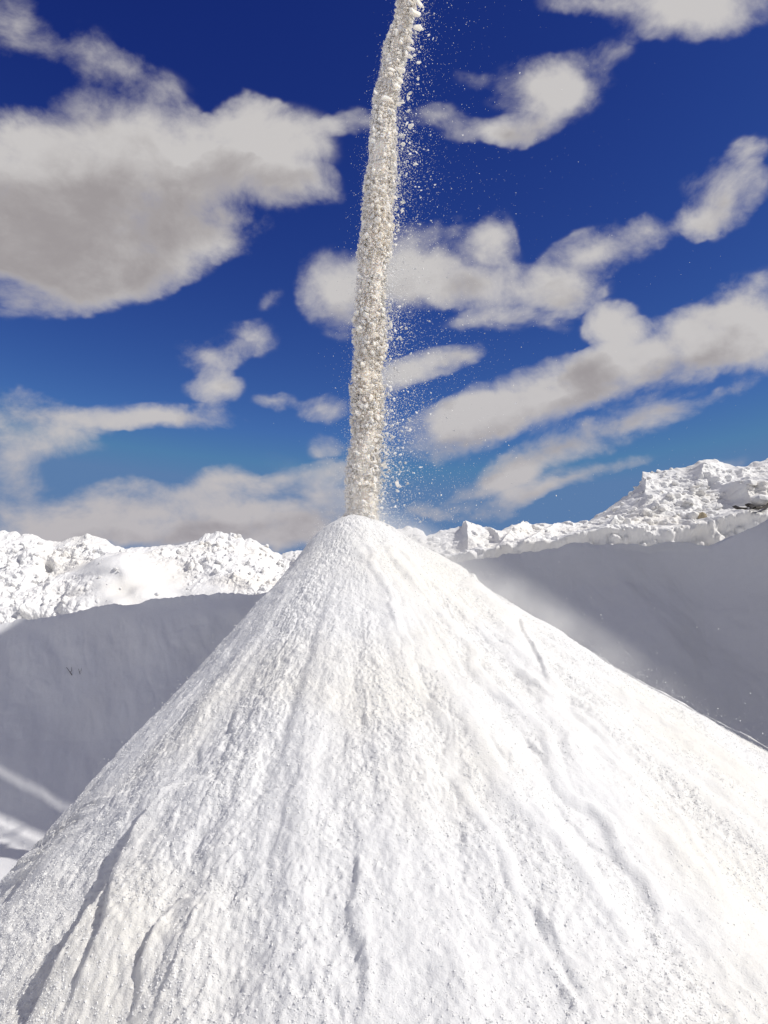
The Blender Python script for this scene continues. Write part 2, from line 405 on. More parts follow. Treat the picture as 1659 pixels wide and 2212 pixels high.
# shaded bank right behind the pile
crest = [(-1400,1500),(-900,1430),(-300,1375),(0,1352),(60,1340),(140,1326),(200,1313),(350,1297),(450,1284),(520,1282),(560,1284),(650,1264),(800,1240),(1000,1219),
         (1060,1206),(1100,1193),(1200,1190),(1240,1178),(1340,1179),(1450,1173),(1530,1182),(1580,1157),(1659,1122),(1800,1060),(2000,990),(2600,950)]
pxs = np.concatenate([np.linspace(-1400, -60, 60, endpoint=False), np.linspace(-60, 1720, 900, endpoint=False), np.linspace(1720, 2600, 50)])
def bank_disp(P, w, px):
    x, y, z = P[..., 0], P[..., 1], P[..., 2]
    body = smoothstep(0, .6, w)*(1-smoothstep(1.75, 1.98, w))
    d = body*(.30*fbm(x*.33, z*.4, y*.1, 2, 21)+.10*fbm(x*.9+z*.5, z*.6, y*.2, 3, 22)+.02*np.abs(fbm(x*2.2+z, z*1.0, y*.3, 3, 27))+.010*fbm(x*5, z*5, y*1, 3, 24)+.10*lumps(x, z*1.6, .8, 28, .10))
    rg = smoothstep(1.0, 1.9, w)*smoothstep(1150, 1560, px)*(1-smoothstep(1.97, 2.0, w))
    d = d+rg*.25*np.sin(x*1.5+z*1.2+.8)
    cr = np.exp(-((w-2)/.035)**2)
    z2 = z+cr*(.05*fbm(x*1.8, y*0, 0*x, 4, 23)+.03*np.abs(fbm(x*6, y*0, 0*x, 2, 26)))
    back = smoothstep(2.02, 2.3, w)
    z2 = z2+back*.12*fbm(x*.9, y*.9, 0*x, 4, 25)
    y2 = y-d*.8; z2 = z2+d*.45
    return np.stack([x, y2, z2], -1)
bank, _ = terrain('shaded_bank', [
    ('z', [(0, -.35)], [(-1400, 12.5), (0, 13.6), (829, 14.2), (1659, 12.8), (2600, 12)]),
    ('z', [(0, 1.55), (900, 1.7), (1659, 2.0), (2600, 3.0)], [(-1400, 15.2), (0, 16.2), (829, 16.2), (1659, 15.2), (2600, 14)]),
    ('p', crest, [(-1400, 18), (0, 18.7), (829, 18.5), (1300, 18.2), (1659, 17.2), (2600, 16.5)]),
    ('z', [(-1400, 2), (0, 3.9), (560, 4.35), (900, 4.6), (1300, 5.0), (1659, 5.6), (2600, 6)], [(-1400, 20), (0, 20.5), (829, 20.3), (1659, 20), (2600, 20)]),
    ('z', [(0, -.5)], [(0, 26), (1659, 26)])],
    pxs, 0, M_SOFT, bank_disp, wts((0, 1, 70), (1, 1.9, 80), (1.9, 2.1, 40), (2.1, 3, 30), (3, 4, 20)))
tag(bank, 'long smooth white embankment in shade behind the conical heap', 'embankment')

# left hills of rubbly white spoil
skyL = [(-1500,1170),(-400,1160),(-100,1150),(0,1148),(42,1151),(83,1155),(112,1171),(135,1168),(158,1162),(187,1153),(205,1160),(229,1165),(245,1176),(262,1185),(285,1181),(312,1183),(340,1181),
        (375,1177),(395,1173),(417,1167),(440,1158),(467,1153),(495,1158),(500,1154),(521,1156),(529,1167),(552,1170),(575,1176),(590,1186),(608,1196),(628,1190),(646,1185),(700,1180),(780,1176),(900,1185),(1000,1220),(1300,1300)]
pxl = np.concatenate([np.linspace(-1500, -60, 70, endpoint=False), np.linspace(-60, 700, 900, endpoint=False), np.linspace(700, 1300, 60)])
def hillL(P, w, px):
    x, y, z = P[..., 0].copy(), P[..., 1].copy(), P[..., 2].copy()
    body = smoothstep(.0, .4, w)*(1-.65*smoothstep(2.6, 2.95, w))
    ex = lambda cx, sx, cw, sw: np.exp(-((px-cx)/sx)**2-((w-cw)/sw)**2)
    mound = 1.1*ex(275, 95, 1.55, .62)+.7*ex(480, 90, 1.9, .5)+.55*ex(60, 80, 2.3, .4)+.5*ex(365, 26, 1.0, .22)
    smooth = np.clip(1.5*ex(300, 110, 1.35, .75)+.9*ex(470, 60, 1.2, .45)+.9*ex(190, 60, 1.95, .25), 0, .95)
    fold = fbm(x*.42, y*.25, z*.6, 3, 81)
    d = body*(mound*.9+.55*fold+(1-smooth)*(.28*np.abs(fbm(x*1.3, y*.6, z*1.5, 3, 82))
        +.35*lumps(x, z*1.3, .9, 90, .22)+.55*lumps(x+3, z*1.3, .42, 95, .34)*(.4+fbm(x*.8,z*.8,y*0,2,88))+.6*lumps(x+7, z*1.2, .2, 99, .25)+.10*np.abs(fbm(x*4.5, z*4.5, y*2, 3, 84))))
    # dug notches with steep lit-side walls
    for cx, cw, sx, sw, dd in ((105, 2.15, 12, .12, .45), (45, 2.25, 10, .10, .4), (60, 1.0, 26, .14, .8), (225, 2.25, 10, .1, .45), (358, .9, 12, .15, .9)):
        d = d-dd*ex(cx, sx, cw, sw)
    y = y-d*.85; z = z+d*.35*(1-smoothstep(2.5, 3, w))
    cr = np.exp(-((w-3)/.14)**2)
    z = z+cr*(.22*lumps(x, y*0+2, .5, 120, .55)+.10*fbm(x*2.2, 0*x, 0*x, 3, 83))
    return np.stack([x, y, z], -1)
hL, PL = terrain('spoil_hill', [
    ('z', [(0, -.5)], [(0, 21.5)]),
    ('p', [(-1500,1390),(0,1362),(200,1325),(560,1300),(1300,1300)], [(0, 24)]),
    ('p', [(-1500,1280),(0,1245),(150,1240),(280,1225),(420,1240),(600,1255),(1300,1290)], [(0, 28)]),
    ('p', skyL, [(0, 31.5)]),
    ('z', [(0, 5.0)], [(0, 36)]),
    ('z', [(0, -.5)], [(0, 44)])],
    pxl, 0, M_HILL, hillL, wts((0, 1, 40), (1, 3.05, 380), (3.05, 5, 40)))
tag(hL, 'sunlit rubbly white spoil hill with two humps left of the heap', 'hill')

# right hills
skyR = [(600,1260),(760,1180),(850,1146),(864,1141),(902,1143),(915,1150),(921,1157),(940,1152),(960,1144),(985,1139),(997,1136),(1000,1126),(1006,1124),(1030,1136),(1065,1150),(1072,1153),(1090,1142),(1104,1136),(1130,1135),(1165,1132),
        (1199,1136),(1235,1136),(1271,1129),(1295,1112),(1319,1095),(1350,1070),(1378,1050),(1386,1044),(1388,1019),(1402,1016),(1420,1020),(1448,1013),(1480,1008),(1505,997),(1520,994),(1545,997),(1560,1005),(1583,1009),(1605,1008),(1622,1006),
        (1640,995),(1659,986),(1800,940),(2200,900),(2800,900)]
pxr = np.concatenate([np.linspace(600, 840, 20, endpoint=False), np.linspace(840, 1720, 1000, endpoint=False), np.linspace(1720, 2800, 50)])
def hillR(P, w, px):
    x, y, z = P[..., 0].copy(), P[..., 1].copy(), P[..., 2].copy()
    ex = lambda cx, sx, cw, sw: np.exp(-((px-cx)/sx)**2-((w-cw)/sw)**2)
    body = smoothstep(.0, .5, w)*(1-.75*smoothstep(2.6, 2.97, w))
    # ridges with sharp left faces (shade) and sloping right faces
    def saw(c, wd, slant=0.0):
        s = (px+slant*(w-2))-c
        return np.where(s < 0, np.exp(s/(.12*wd)), np.exp(-s/wd))
    d = 1.0*saw(1004, 70, 6)*np.exp(-((w-2.2)/.8)**2)+1.0*saw(1108, 60, -40)*np.exp(-((w-2)/.8)**2)
    d += .5*saw(1060, 30, 30)*np.exp(-((w-2)/.5)**2)
    d += .9*saw(1175, 60, -50)*np.exp(-((w-1.9)/.8)**2)*.6
    d += 1.2*saw(1512, 60, 10)*np.exp(-((w-2.85)/.3)**2)+1.2*saw(1575, 80, 90)*np.exp(-((w-1.95)/.35)**2)
    d += .9*saw(1320, 60, -20)*np.exp(-((w-1.55)/.22)**2)
    d += .9*saw(1628, 80, 60)*np.exp(-((w-2.95)/.3)**2)
    rough = smoothstep(1080, 1300, px)*.25+.75
    d += rough*(.30*fbm(x*.5, z*.8, y*.3, 4, 131)+.16*np.abs(fbm(x*2.2, z*2.4, y, 4, 132)))
    d += .40*lumps(x, z*1.5, .9, 140, .35)*rough+.6*lumps(x+4, z*1.5, .4, 146, .45)*rough
    d = d*body
    # low ledge in front
    led = smoothstep(.95, 1.0, w)*(1-smoothstep(1.12, 1.3, w))
    d += led*(.35+.14*fbm(x*1.4, z*3, 0*x, 4, 133))
    y = y-d*.9; z = z+d*.25*(1-smoothstep(2.5, 3, w))
    cr = np.exp(-((w-3)/.12)**2)
    z = z+cr*(.20*lumps(x, y*0+5, .45, 150, .6)+.08*fbm(x*2.5, 0*x, 0*x, 3, 134))
    return np.stack([x, y, z], -1)
hR, PR = terrain('rubble_hill', [
    ('z', [(0, -.5)], [(0, 21.5)]),
    ('p', [(600,1280),(850,1225),(1000,1208),(1100,1186),(1200,1180),(1271,1160),(1330,1156),(1400,1158),(1500,1148),(1560,1128),(1659,1112),(2800,1040)], [(0, 24.5)]),
    ('p', [(600,1275),(850,1190),(1000,1172),(1100,1166),(1200,1160),(1300,1135),(1390,1095),(1500,1080),(1659,1060),(2800,980)], [(600, 28), (1200, 28), (1659, 27)]),
    ('p', skyR, [(600, 33), (1200, 33), (1500, 31), (2800, 31)]),
    ('z', [(600, 4.5), (1300, 6), (1659, 7.5), (2800, 8)], [(0, 38)]),
    ('z', [(0, -.5)], [(0, 50)])],
    pxr, 0, M_HILL, hillR, wts((0, .9, 20), (.9, 3.05, 330), (3.05, 5, 40)))
tag(hR, 'sunlit white rubble hill rising to a blocky summit at the right', 'hill')

# tall unseen building added off to the right, sized to shade the bank
def uq(q, d, z=0.0): return PV*q+AZ*d+Vector((0, 0, z))
M_CLAD = plain('dusty_grey_cladding', (.42,.43,.43), .55, 0, .2, .6)
M_GLASS = plain('dusty_window_glass', (.06,.08,.10), .15, 0, .3, 2)
M_TRIM = plain('dark_blue_trim', (.05,.09,.16), .5)
QA = PV.x*APEX[0]+PV.y*APEX[1]
BQ0, BQ1, BD0, BD1, BH = QA+1.32, 20.4, 7.0, 20.0, 27.0
bld = bpy.data.objects.new('shade_building', None); COL.objects.link(bld); tag(bld, 'tall grey corrugated building added out of view right of the heap to shade the bank', 'building')
def wall(p0, p1, h_, nm='wall'):                                  # ribbed sheet cladding
    n_ = int((p1-p0).length/.35)*4; t_ = (p1-p0).normalized(); o_ = Vector((t_.y, -t_.x, 0)); V_ = []
    for i in range(n_+1):
        q_ = p0+(p1-p0)*i/n_+o_*(.05 if i % 4 in (1, 2) else 0.0)
        for z_ in (0.0, h_*.5, h_): V_.append((q_.x, q_.y, z_))
    return mesh_obj(nm, np.array(V_), grid_faces(n_+1, 3), M_CLAD, False, bld)
cs = [uq(BQ0, BD0), uq(BQ1, BD0), uq(BQ1, BD1), uq(BQ0, BD1)]
for i in range(4): wall(cs[i], cs[(i+1) % 4], BH)
def slab(name, q0, q1, d0, d1, z0, z1, m, parent):
    V_ = [tuple(uq(q, d, z)) for z in (z0, z1) for q, d in ((q0, d0), (q1, d0), (q1, d1), (q0, d1))]
    return mesh_obj(name, np.array(V_), np.array([(0, 1, 2, 3), (7, 6, 5, 4), (0, 4, 5, 1), (1, 5, 6, 2), (2, 6, 7, 3), (3, 7, 4, 0)]), m, False, parent)
slab('roof', BQ0-.1, BQ1+.1, BD0-.12, BD1+.1, BH-.05, BH+.12, M_TRIM, bld)
for zf in (5, 11, 17, 23):
    for qf in (13.6, 16.3, 19.0):
        f_ = slab('window', qf-.8, qf+.8, BD0-.14, BD0-.06, zf, zf+1.3, M_TRIM, bld)
        slab('pane', qf-.7, qf-.05, BD0-.16, BD0-.13, zf+.1, zf+1.2, M_GLASS, f_); slab('pane', qf+.05, qf+.7, BD0-.16, BD0-.13, zf+.1, zf+1.2, M_GLASS, f_)
dr = slab('door', 14.6, 17.6, BD0-.14, BD0-.06, 0.0, 3.6, M_TRIM, bld); slab('handle', 15.0, 15.2, BD0-.2, BD0-.13, 1.0, 1.2, M_STEEL, dr)

# ------------------------------------------------------------------ chips
def chip_proto(n_, rnd, flat_=.28, elong=1.0):
    an = np.sort(rnd.uniform(0, 2*np.pi, n_)+np.linspace(0, 2*np.pi, n_, endpoint=False)*3) % (2*np.pi)
    an = np.sort((np.linspace(0, 2*np.pi, n_, endpoint=False)+rnd.uniform(-.35, .35, n_)))
    rr = rnd.uniform(.62, 1.1, n_)
    top = np.stack([rr*np.cos(an)*.5, rr*np.sin(an)*.5*elong, np.full(n_, flat_*.5)+rnd.uniform(-.06, .06, n_)], -1)
    r2 = rnd.uniform(.75, 1.05, (n_, 1))
    bot = np.concatenate([top[:, :2]*r2, np.full((n_, 1), -flat_*.5)+rnd.uniform(-.06, .06, (n_, 1))], 1)
    tris = []
    for i in range(n_):
        j = (i+1) % n_; tris += [(i, j, n_+j), (i, n_+j, n_+i)]
    for i in range(1, n_-1): tris += [(0, i, i+1)[::1], (n_, n_+i+1, n_+i)]
    # outward order
    tris = [(a_, c_, b_) if k < 2*n_ else (a_, b_, c_) for k, (a_, b_, c_) in enumerate(tris)]
    return np.concatenate([top, bot]), np.array(tris)
def rand_rot(n_, rnd):
    q = rnd.normal(size=(n_, 4)); q /= np.linalg.norm(q, axis=1, keepdims=True); w, x, y, z = q.T
    return np.stack([np.stack([1-2*(y*y+z*z), 2*(x*y-z*w), 2*(x*z+y*w)], -1), np.stack([2*(x*y+z*w), 1-2*(x*x+z*z), 2*(y*z-x*w)], -1),
                     np.stack([2*(x*z-y*w), 2*(y*z+x*w), 1-2*(x*x+y*y)], -1)], 1)
def merged(name, protos, pos, size, m, rnd, smooth=False):
    Vs, Fs, o = [], [], 0; idx = rnd.integers(0, len(protos), len(pos)); Rm = rand_rot(len(pos), rnd)
    for k, (pv, pf) in enumerate(protos):
        s = np.where(idx == k)[0]
        if not len(s): continue
        v = np.einsum('nij,vj->nvi', Rm[s], pv)*size[s][:, None, None]+pos[s][:, None, :]
        Vs.append(v.reshape(-1, 3)); Fs.append((pf[None]+(np.arange(len(s))*len(pv))[:, None, None]).reshape(-1, 3)+o); o += v.shape[0]*v.shape[1]
    return mesh_obj(name, np.concatenate(Vs), np.concatenate(Fs), m, smooth)
protos = [chip_proto(int(rng.integers(5, 8)), rng, rng.uniform(.2, .5), rng.uniform(.55, 1.0)) for _ in range(14)]
tet = (np.array([(1, 1, 1), (1, -1, -1), (-1, 1, -1), (-1, -1, 1)])*.32, np.array([(0, 1, 2), (0, 3, 1), (0, 2, 3), (1, 3, 2)]))

# loose flakes covering the pile: uncountable, instanced stuff
pv, pf = chip_proto(5, np.random.default_rng(3), .35, .6)
def chip_mesh_obj(name, proto, m, scale=1.0):
    me = bpy.data.meshes.new(name); me.from_pydata([tuple(v*scale) for v in proto[0]], [], [tuple(int(i) for i in f) for f in proto[1]])
    me.materials.append(m); return me
fm = chip_mesh_obj('loose_flakes', protos[0], M_FLK)
def gn_scatter(name, source, density, smin, smax, m, seed):
    me = chip_mesh_obj(name, chip_proto(5, np.random.default_rng(3), .16, .42), m)
    o = bpy.data.objects.new(name, me); COL.objects.link(o)
    ng = bpy.data.node_groups.new(name, 'GeometryNodeTree')
    ng.interface.new_socket('Geometry', in_out='INPUT', socket_type='NodeSocketGeometry')
    ng.interface.new_socket('Geometry', in_out='OUTPUT', socket_type='NodeSocketGeometry')
    t = ng.nodes; L = ng.links
    i = t.new('NodeGroupInput'); ou = t.new('NodeGroupOutput')
    oi = t.new('GeometryNodeObjectInfo'); oi.inputs['Object'].default_value = source; oi.transform_space = 'RELATIVE'
    dp = t.new('GeometryNodeDistributePointsOnFaces'); L.new(oi.outputs['Geometry'], dp.inputs['Mesh'])
    na = t.new('GeometryNodeInputNamedAttribute'); na.data_type = 'FLOAT'; na.inputs['Name'].default_value = 'loose'
    mu = t.new('ShaderNodeMath'); mu.operation = 'MULTIPLY'; L.new(na.outputs['Attribute'], mu.inputs[0]); mu.inputs[1].default_value = density
    L.new(mu.outputs[0], dp.inputs['Density']); dp.inputs['Seed'].default_value = seed
    ip = t.new('GeometryNodeInstanceOnPoints'); L.new(dp.outputs['Points'], ip.inputs['Points']); L.new(i.outputs[0], ip.inputs['Instance'])
    rv = t.new('FunctionNodeRandomValue'); rv.data_type = 'FLOAT_VECTOR'; rv.inputs['Min'].default_value = (-.55, -.6, -3.14); rv.inputs['Max'].default_value = (.55, .6, 3.14)
    rr_ = t.new('FunctionNodeRotateEuler') if False else None
    al = t.new('FunctionNodeRotateRotation'); L.new(dp.outputs['Rotation'], al.inputs[0])
    e2 = t.new('FunctionNodeEulerToRotation'); L.new(rv.outputs[0], e2.inputs[0]); L.new(e2.outputs[0], al.inputs[1]); al.rotation_space = 'LOCAL'
    L.new(al.outputs[0], ip.inputs['Rotation'])
    rs = t.new('FunctionNodeRandomValue'); rs.data_type = 'FLOAT'; rs.inputs[2].default_value = 0; rs.inputs[3].default_value = 1
    pw = t.new('ShaderNodeMath'); pw.operation = 'POWER'; L.new(rs.outputs[1], pw.inputs[0]); pw.inputs[1].default_value = 2.5
    ma = t.new('ShaderNodeMath'); ma.operation = 'MULTIPLY_ADD'; L.new(pw.outputs[0], ma.inputs[0]); ma.inputs[1].default_value = smax-smin; ma.inputs[2].default_value = smin
    L.new(ma.outputs[0], ip.inputs['Scale']); L.new(ip.outputs[0], ou.inputs[0])
    md = o.modifiers.new('scatter', 'NODES'); md.node_group = ng
    return o
fl = gn_scatter('loose_flakes', pile, 2000, .014, .040, M_FLK, 5)
tag(fl, 'small loose white flakes lying all over the conical heap', 'flakes', kind='stuff')

# ------------------------------------------------------------------ the falling stream
SY = 11.6
ST = [(-215,975,1040),(-120,892,945),(0,862,894),(50,850,888),(100,835,880),(200,812,858),(250,802,852),(300,798,855),(400,794,850),(500,784,842),(600,771,832),(700,765,829),(800,764,826),
      (900,764,826),(1000,757,822),(1060,748,818),(1150,742,815)]
ys = np.array([s[0] for s in ST], float)
def stream_at(py):
    xl = np.interp(py, ys, [s[1] for s in ST]); xr = np.interp(py, ys, [s[2] for s in ST]); return xl, xr
def place(px, py, dy):                                       # points at depth SY+dy
    u = (px-829.5)/F; v = (1106-py)/F; t = SY/(CP-v*SP)      # keep width in metres the same at every depth
    return np.stack([u*t, SY+dy+0*t, CZ+t*(SP+v*CP)], -1), t/F
def stream_pts(n_, rnd, spread=1.0, pw=.5):
    py = rnd.uniform(-205, 1150, n_); xl, xr = stream_at(py)
    an = rnd.uniform(0, 2*np.pi, n_); rr = rnd.uniform(0, 1, n_)**pw
    cx, hw = (xl+xr)/2, (xr-xl)/2*spread*.93
    hw = hw*(1+.16*fbm(py*.02, 0*py+np.sign(np.cos(an))*3, 0*py, 4, 175))
    p, mpp = place(cx+hw*rr*np.cos(an), py, 0)
    p[:, 1] += rr*np.sin(an)*hw*mpp
    return p, mpp
# lumpy dense heart
nh, na_ = 700, 40
pyh = np.linspace(-205, 1160, nh); xl, xr = stream_at(pyh); anh = np.linspace(0, 2*np.pi, na_, endpoint=False)
PYH, AN = np.meshgrid(pyh, anh, indexing='ij'); CX = ((xl+xr)/2)[:, None]+0*AN; HW = ((xr-xl)/2)[:, None]+0*AN
rad = .74+.22*fbm(PYH*.022, np.cos(AN)*1.5, np.sin(AN)*1.5, 3, 171)+.04*vnoise(PYH*.22, np.cos(AN)*4, np.sin(AN)*4, 172)
pp, mpp = place((CX+HW*rad*np.cos(AN)).ravel(), PYH.ravel(), 0); pp[:, 1] += (rad*np.sin(AN)*HW).ravel()*mpp
heart = mesh_obj('falling_stream', pp, grid_faces(nh, na_).reshape(-1, 4), M_CHIP)
f2 = grid_faces(na_, nh)                                     # close the tube
heart_faces = np.array([[i*na_+na_-1, (i+1)*na_+na_-1, (i+1)*na_, i*na_] for i in range(nh-1)])
bpy.data.objects.remove(heart)
heart = mesh_obj('falling_stream', pp, np.concatenate([grid_faces(nh, na_), heart_faces]), M_CHIP)
tag(heart, 'dense falling column of white crushed mineral pouring from above onto the heap', 'falling mineral', kind='stuff')
p1, m1 = stream_pts(24000, rng, 1.14, .33); s1 = (.015+.12*rng.uniform(0, 1, len(p1))**5)
c1 = merged('stream_chips', protos, p1, s1, M_CHIP, rng); c1.parent = heart; c1['kind'] = 'stuff'
p2, m2 = stream_pts(70000, rng, 1.28, .45); s2 = .007+.022*rng.uniform(0, 1, len(p2))**2
c2 = merged('stream_grit', [tet]+protos[:1], p2, s2, M_CHIP, rng); c2.parent = heart; c2['kind'] = 'stuff'

# fine grit drifting to the right of the stream
def spray(n_, scale_px, side, smin, smax, pw, y0=-60, y1=1130, depth=1.2):
    py = y0+(y1-y0)*rng.uniform(0, 1, n_)**.8; xl, xr = stream_at(py)
    d = rng.exponential(1.0, n_)*scale_px*(.45+.75*np.clip(py/800, 0, 1.3))
    clump = (.5+.5*np.sin(py*.021+d*.02))*.5+.5; k = rng.uniform(0, 1, n_) < clump
    py, xl, xr, d = py[k], xl[k], xr[k], d[k]
    px = np.where(side > 0, xr-6+d, xl+6-d)
    if side > 0: py = py+rng.normal(0, 6, len(py))
    k = (py < 1128+np.maximum(px-820, 0)*.55); px, py, d = px[k], py[k], d[k]
    p, mpp = place(px, py, 0); p[:, 1] += rng.normal(0, 1, len(px))*np.minimum(d*.007, depth)
    s = smin+(smax-smin)*rng.uniform(0, 1, len(px))**pw*np.exp(-d/500)
    return p, s
A_ = [spray(22000, 34, 1, .006, .022, 3), spray(2600, 12, 1, .012, .07, 3), spray(4200, 150, 1, .006, .020, 4), spray(3800, 14, -1, .006, .018, 3), spray(420, 60, 1, .02, .05, 2.2), spray(3000, 60, 1, .006, .016, 3, 600, 1128)]
pw_ = np.concatenate([a_[0] for a_ in A_]); sw_ = np.concatenate([a_[1] for a_ in A_])
sp = merged('flying_grit', [tet, protos[1], protos[4]], pw_, sw_, M_FLK, rng)
tag(sp, 'fine white grit drifting through the air beside the falling stream', 'grit', kind='stuff')
# grit bouncing just above both flanks of the heap
def flank(n_, th0, th1, smin, smax, hmax):
    t_ = np.radians(rng.uniform(th0, th1, n_)); r_ = rng.uniform(.2, 8, n_)
    z_ = pile_base(t_, r_)+.03+rng.exponential(1, n_)*hmax
    p = np.stack([APEX[0]+r_*np.cos(t_), APEX[1]+r_*np.sin(t_), z_], -1)
    return p, smin+(smax-smin)*rng.uniform(0, 1, n_)**3
B_ = [flank(3800, -30, 12, .005, .018, .08), flank(2600, -195, -150, .005, .020, .06), flank(700, -40, 20, .006, .018, .5), flank(160, -170, -20, .012, .03, .02)]
bo = merged('bouncing_grit', [tet, protos[2]], np.concatenate([b_[0] for b_ in B_]), np.concatenate([b_[1] for b_ in B_]), M_FLK, rng)
tag(bo, 'tiny white grains bouncing just above the flanks of the heap', 'grit', kind='stuff')

# flakes one can tell apart: (x, y, length, width/length, tilt) in picture units
FLK = []
R1 = [(980,90,38,.9,0),(1010,85,18,.8,0),(955,155,34,.4,50),(955,285,34,.5,80),(1050,285,34,.4,60),(1003,383,40,.6,50),(940,420,38,.25,75),(925,508,52,.8,0),(868,522,24,.8,0),(903,460,20,.7,0),
 (920,550,28,.4,0),(878,605,38,.8,0),(920,642,55,.5,-80),(850,745,62,.6,40),(833,825,55,.75,90),(915,730,28,.4,0),(835,905,52,.4,20),(740,925,66,.5,-20),(770,1000,64,.3,0),(855,1075,56,.9,0),
 (770,1120,54,.5,0),(730,1190,38,.8,0),(815,1185,54,.4,50),(785,1330,52,.8,90),(838,1343,24,.8,0),(843,1420,42,.6,-20),(890,1455,48,.8,0),(895,1415,36,.4,-45),(775,1255,20,.8,0),(833,1262,24,.6,0),
 (710,1400,62,.6,-60),(812,1550,44,.22,60),(790,1680,54,.8,0),(885,1690,27,.4,0),(920,1680,20,.8,0),(1063,1595,25,.8,0),(935,1752,22,.8,0),(780,1865,50,.45,45),(690,1990,95,.4,60),(742,2000,38,.5,30),(720,2100,44,.6,-20),(717,1540,50,.5,80),(700,1600,60,.7,0),(712,1740,60,.7,-50),(660,1860,80,.35,-60)]
SH = [(920,110,120,.35,-60),(890,230,130,.5,-40),(900,340,110,.6,-20),(850,400,100,.35,-60),(850,470,90,.4,-30),(810,510,80,.5,-80),(840,575,80,.5,-10),(780,650,100,.3,-60),(760,710,100,.4,-35),(755,790,90,.35,-55),(730,880,110,.4,-35),
 (640,970,110,.7,-20),(910,30,110,.35,-50),(860,180,90,.5,-60),(560,860,60,.6,-70),(550,900,60,.5,-60),(690,700,70,.5,-30)]
R2 = [(675,290,38,.8,0),(898,492,38,.6,-45),(812,607,28,.8,0),(840,660,42,.6,30),(780,800,28,.7,0),(640,852,34,.5,-20),(940,925,42,.35,0),(625,940,74,.75,-60),(655,920,24,.8,0),(738,1055,64,.85,70),(738,1140,42,.6,-50),
 (545,1070,62,.6,-80),(710,485,26,.5,0),(590,505,62,.8,0),(585,840,66,.4,50),(550,440,60,.6,80),(510,820,70,.6,0),(530,940,56,.5,-20),(1520,1010,16,.8,0)]
R4 = [(640,168,50,.4,45),(500,170,70,.4,-60),(600,330,45,.5,20),(575,455,40,.7,0),(515,320,70,.5,60),(540,730,60,.3,5),(530,1255,105,.42,85),(605,1272,28,.6,20),(615,1145,40,.7,10),(660,1130,32,.5,10),(632,1370,44,.5,25),(500,1385,50,.7,10),(538,1395,36,.7,-50),
 (620,1550,56,.25,0),(445,1580,90,.4,30),(470,1515,40,.5,10),(420,1635,70,.3,25),(722,1640,24,.5,-40),(930,1245,26,.7,0),(905,1107,30,.5,15),(625,942,38,.4,10),(523,2005,40,.8,0),(1307,1270,20,.4,-50),(832,30,26,.7,20)]
for a_ in SH: FLK.append((674+.25*a_[0], .25*a_[1], .25*a_[2], a_[3], a_[4], 1))
for a_ in R1: FLK.append((674+.25*a_[0], .25*a_[1], .25*a_[2], a_[3], a_[4], 0))
for a_ in R2: FLK.append((674+.25*a_[0], 777.6+.25*a_[1], .25*a_[2], a_[3], a_[4], 0))
for a_ in R4: FLK.append((734.4+.2083*a_[0], 432+.2083*a_[1], .2083*a_[2], a_[3], a_[4], 0))
fl_meshes = []
for k in range(16):
    r_ = np.random.default_rng(100+k); n_ = int(r_.integers(5, 9)); an_ = np.linspace(0, 2*np.pi, n_, endpoint=False)+r_.uniform(-.3, .3, n_)
    ra = r_.uniform(.5, 1.15, n_)*.5
    v_ = []
    for zz, sc in ((.10, .78), (.045, 1.0), (-.05, .96), (-.11, .7)):
        v_ += [(ra[i]*sc*math.cos(an_[i])+r_.uniform(-.02, .02), ra[i]*sc*math.sin(an_[i])+r_.uniform(-.02, .02), zz+r_.uniform(-.025, .025)) for i in range(n_)]
    f_ = [tuple(range(n_)), tuple(3*n_+i for i in reversed(range(n_)))]
    for q_ in range(3):
        for i in range(n_): j = (i+1) % n_; f_.append((q_*n_+i, (q_+1)*n_+i, (q_+1)*n_+j, q_*n_+j))
    f_ = [tuple(reversed(x_)) for x_ in f_] if False else f_
    me = bpy.data.meshes.new('falling_flake'); me.from_pydata(v_, [], f_); me.materials.append(M_CHIP); me.update(); fl_meshes.append(me)
UNIQ = {}
for k, (px, py, L_, asp, rot, shard) in enumerate(FLK):
    o = bpy.data.objects.new('falling_flake', fl_meshes[k % 16]); COL.objects.link(o)
    p_, mp_ = place(np.array([px]), np.array([py]), 0); s_ = L_*mp_[0]*1.05
    dy = -.12-.25*random.random() if shard else random.uniform(-.35, .25)
    o.location = (p_[0][0], SY+dy, p_[0][2])
    # plate faces the viewer more or less, long axis tilted as seen
    Mx = Matrix.Rotation(-math.radians(rot), 3, 'Y') @ Matrix.Rotation(math.radians(90+random.uniform(-30, 30)), 3, 'X')
    o.rotation_euler = Mx.to_euler(); o.scale = (s_, s_*asp*1.1, s_*.9)
    if shard: tag(o, 'large flat white stone shard on the upper right edge of the falling stream', 'flake', 'flat shards along the upper right edge of the stream')
    elif px > 1050: tag(o, 'lone white grain flying far right of the stream base, over the clouds', 'flake')
    else:
        zone = 'the topmost stretch' if py < 180 else 'the upper stretch' if py < 380 else 'the upper middle' if py < 560 else 'the lower middle' if py < 760 else 'the lower stretch' if py < 960 else 'the foot'
        look = ('long thin' if asp < .42 else 'broad' if L_ > 11.5 else 'small') if True else ''
        gap = 'well right of' if px-stream_at(py)[1] > 22 else 'close beside' if px-stream_at(py)[1] > 4 else 'at the edge of'
        lab = '%s white flake %s %s of the falling stream' % (look, gap, zone)
        tag(o, lab, 'flake', lab.replace(' flake ', ' flakes '))

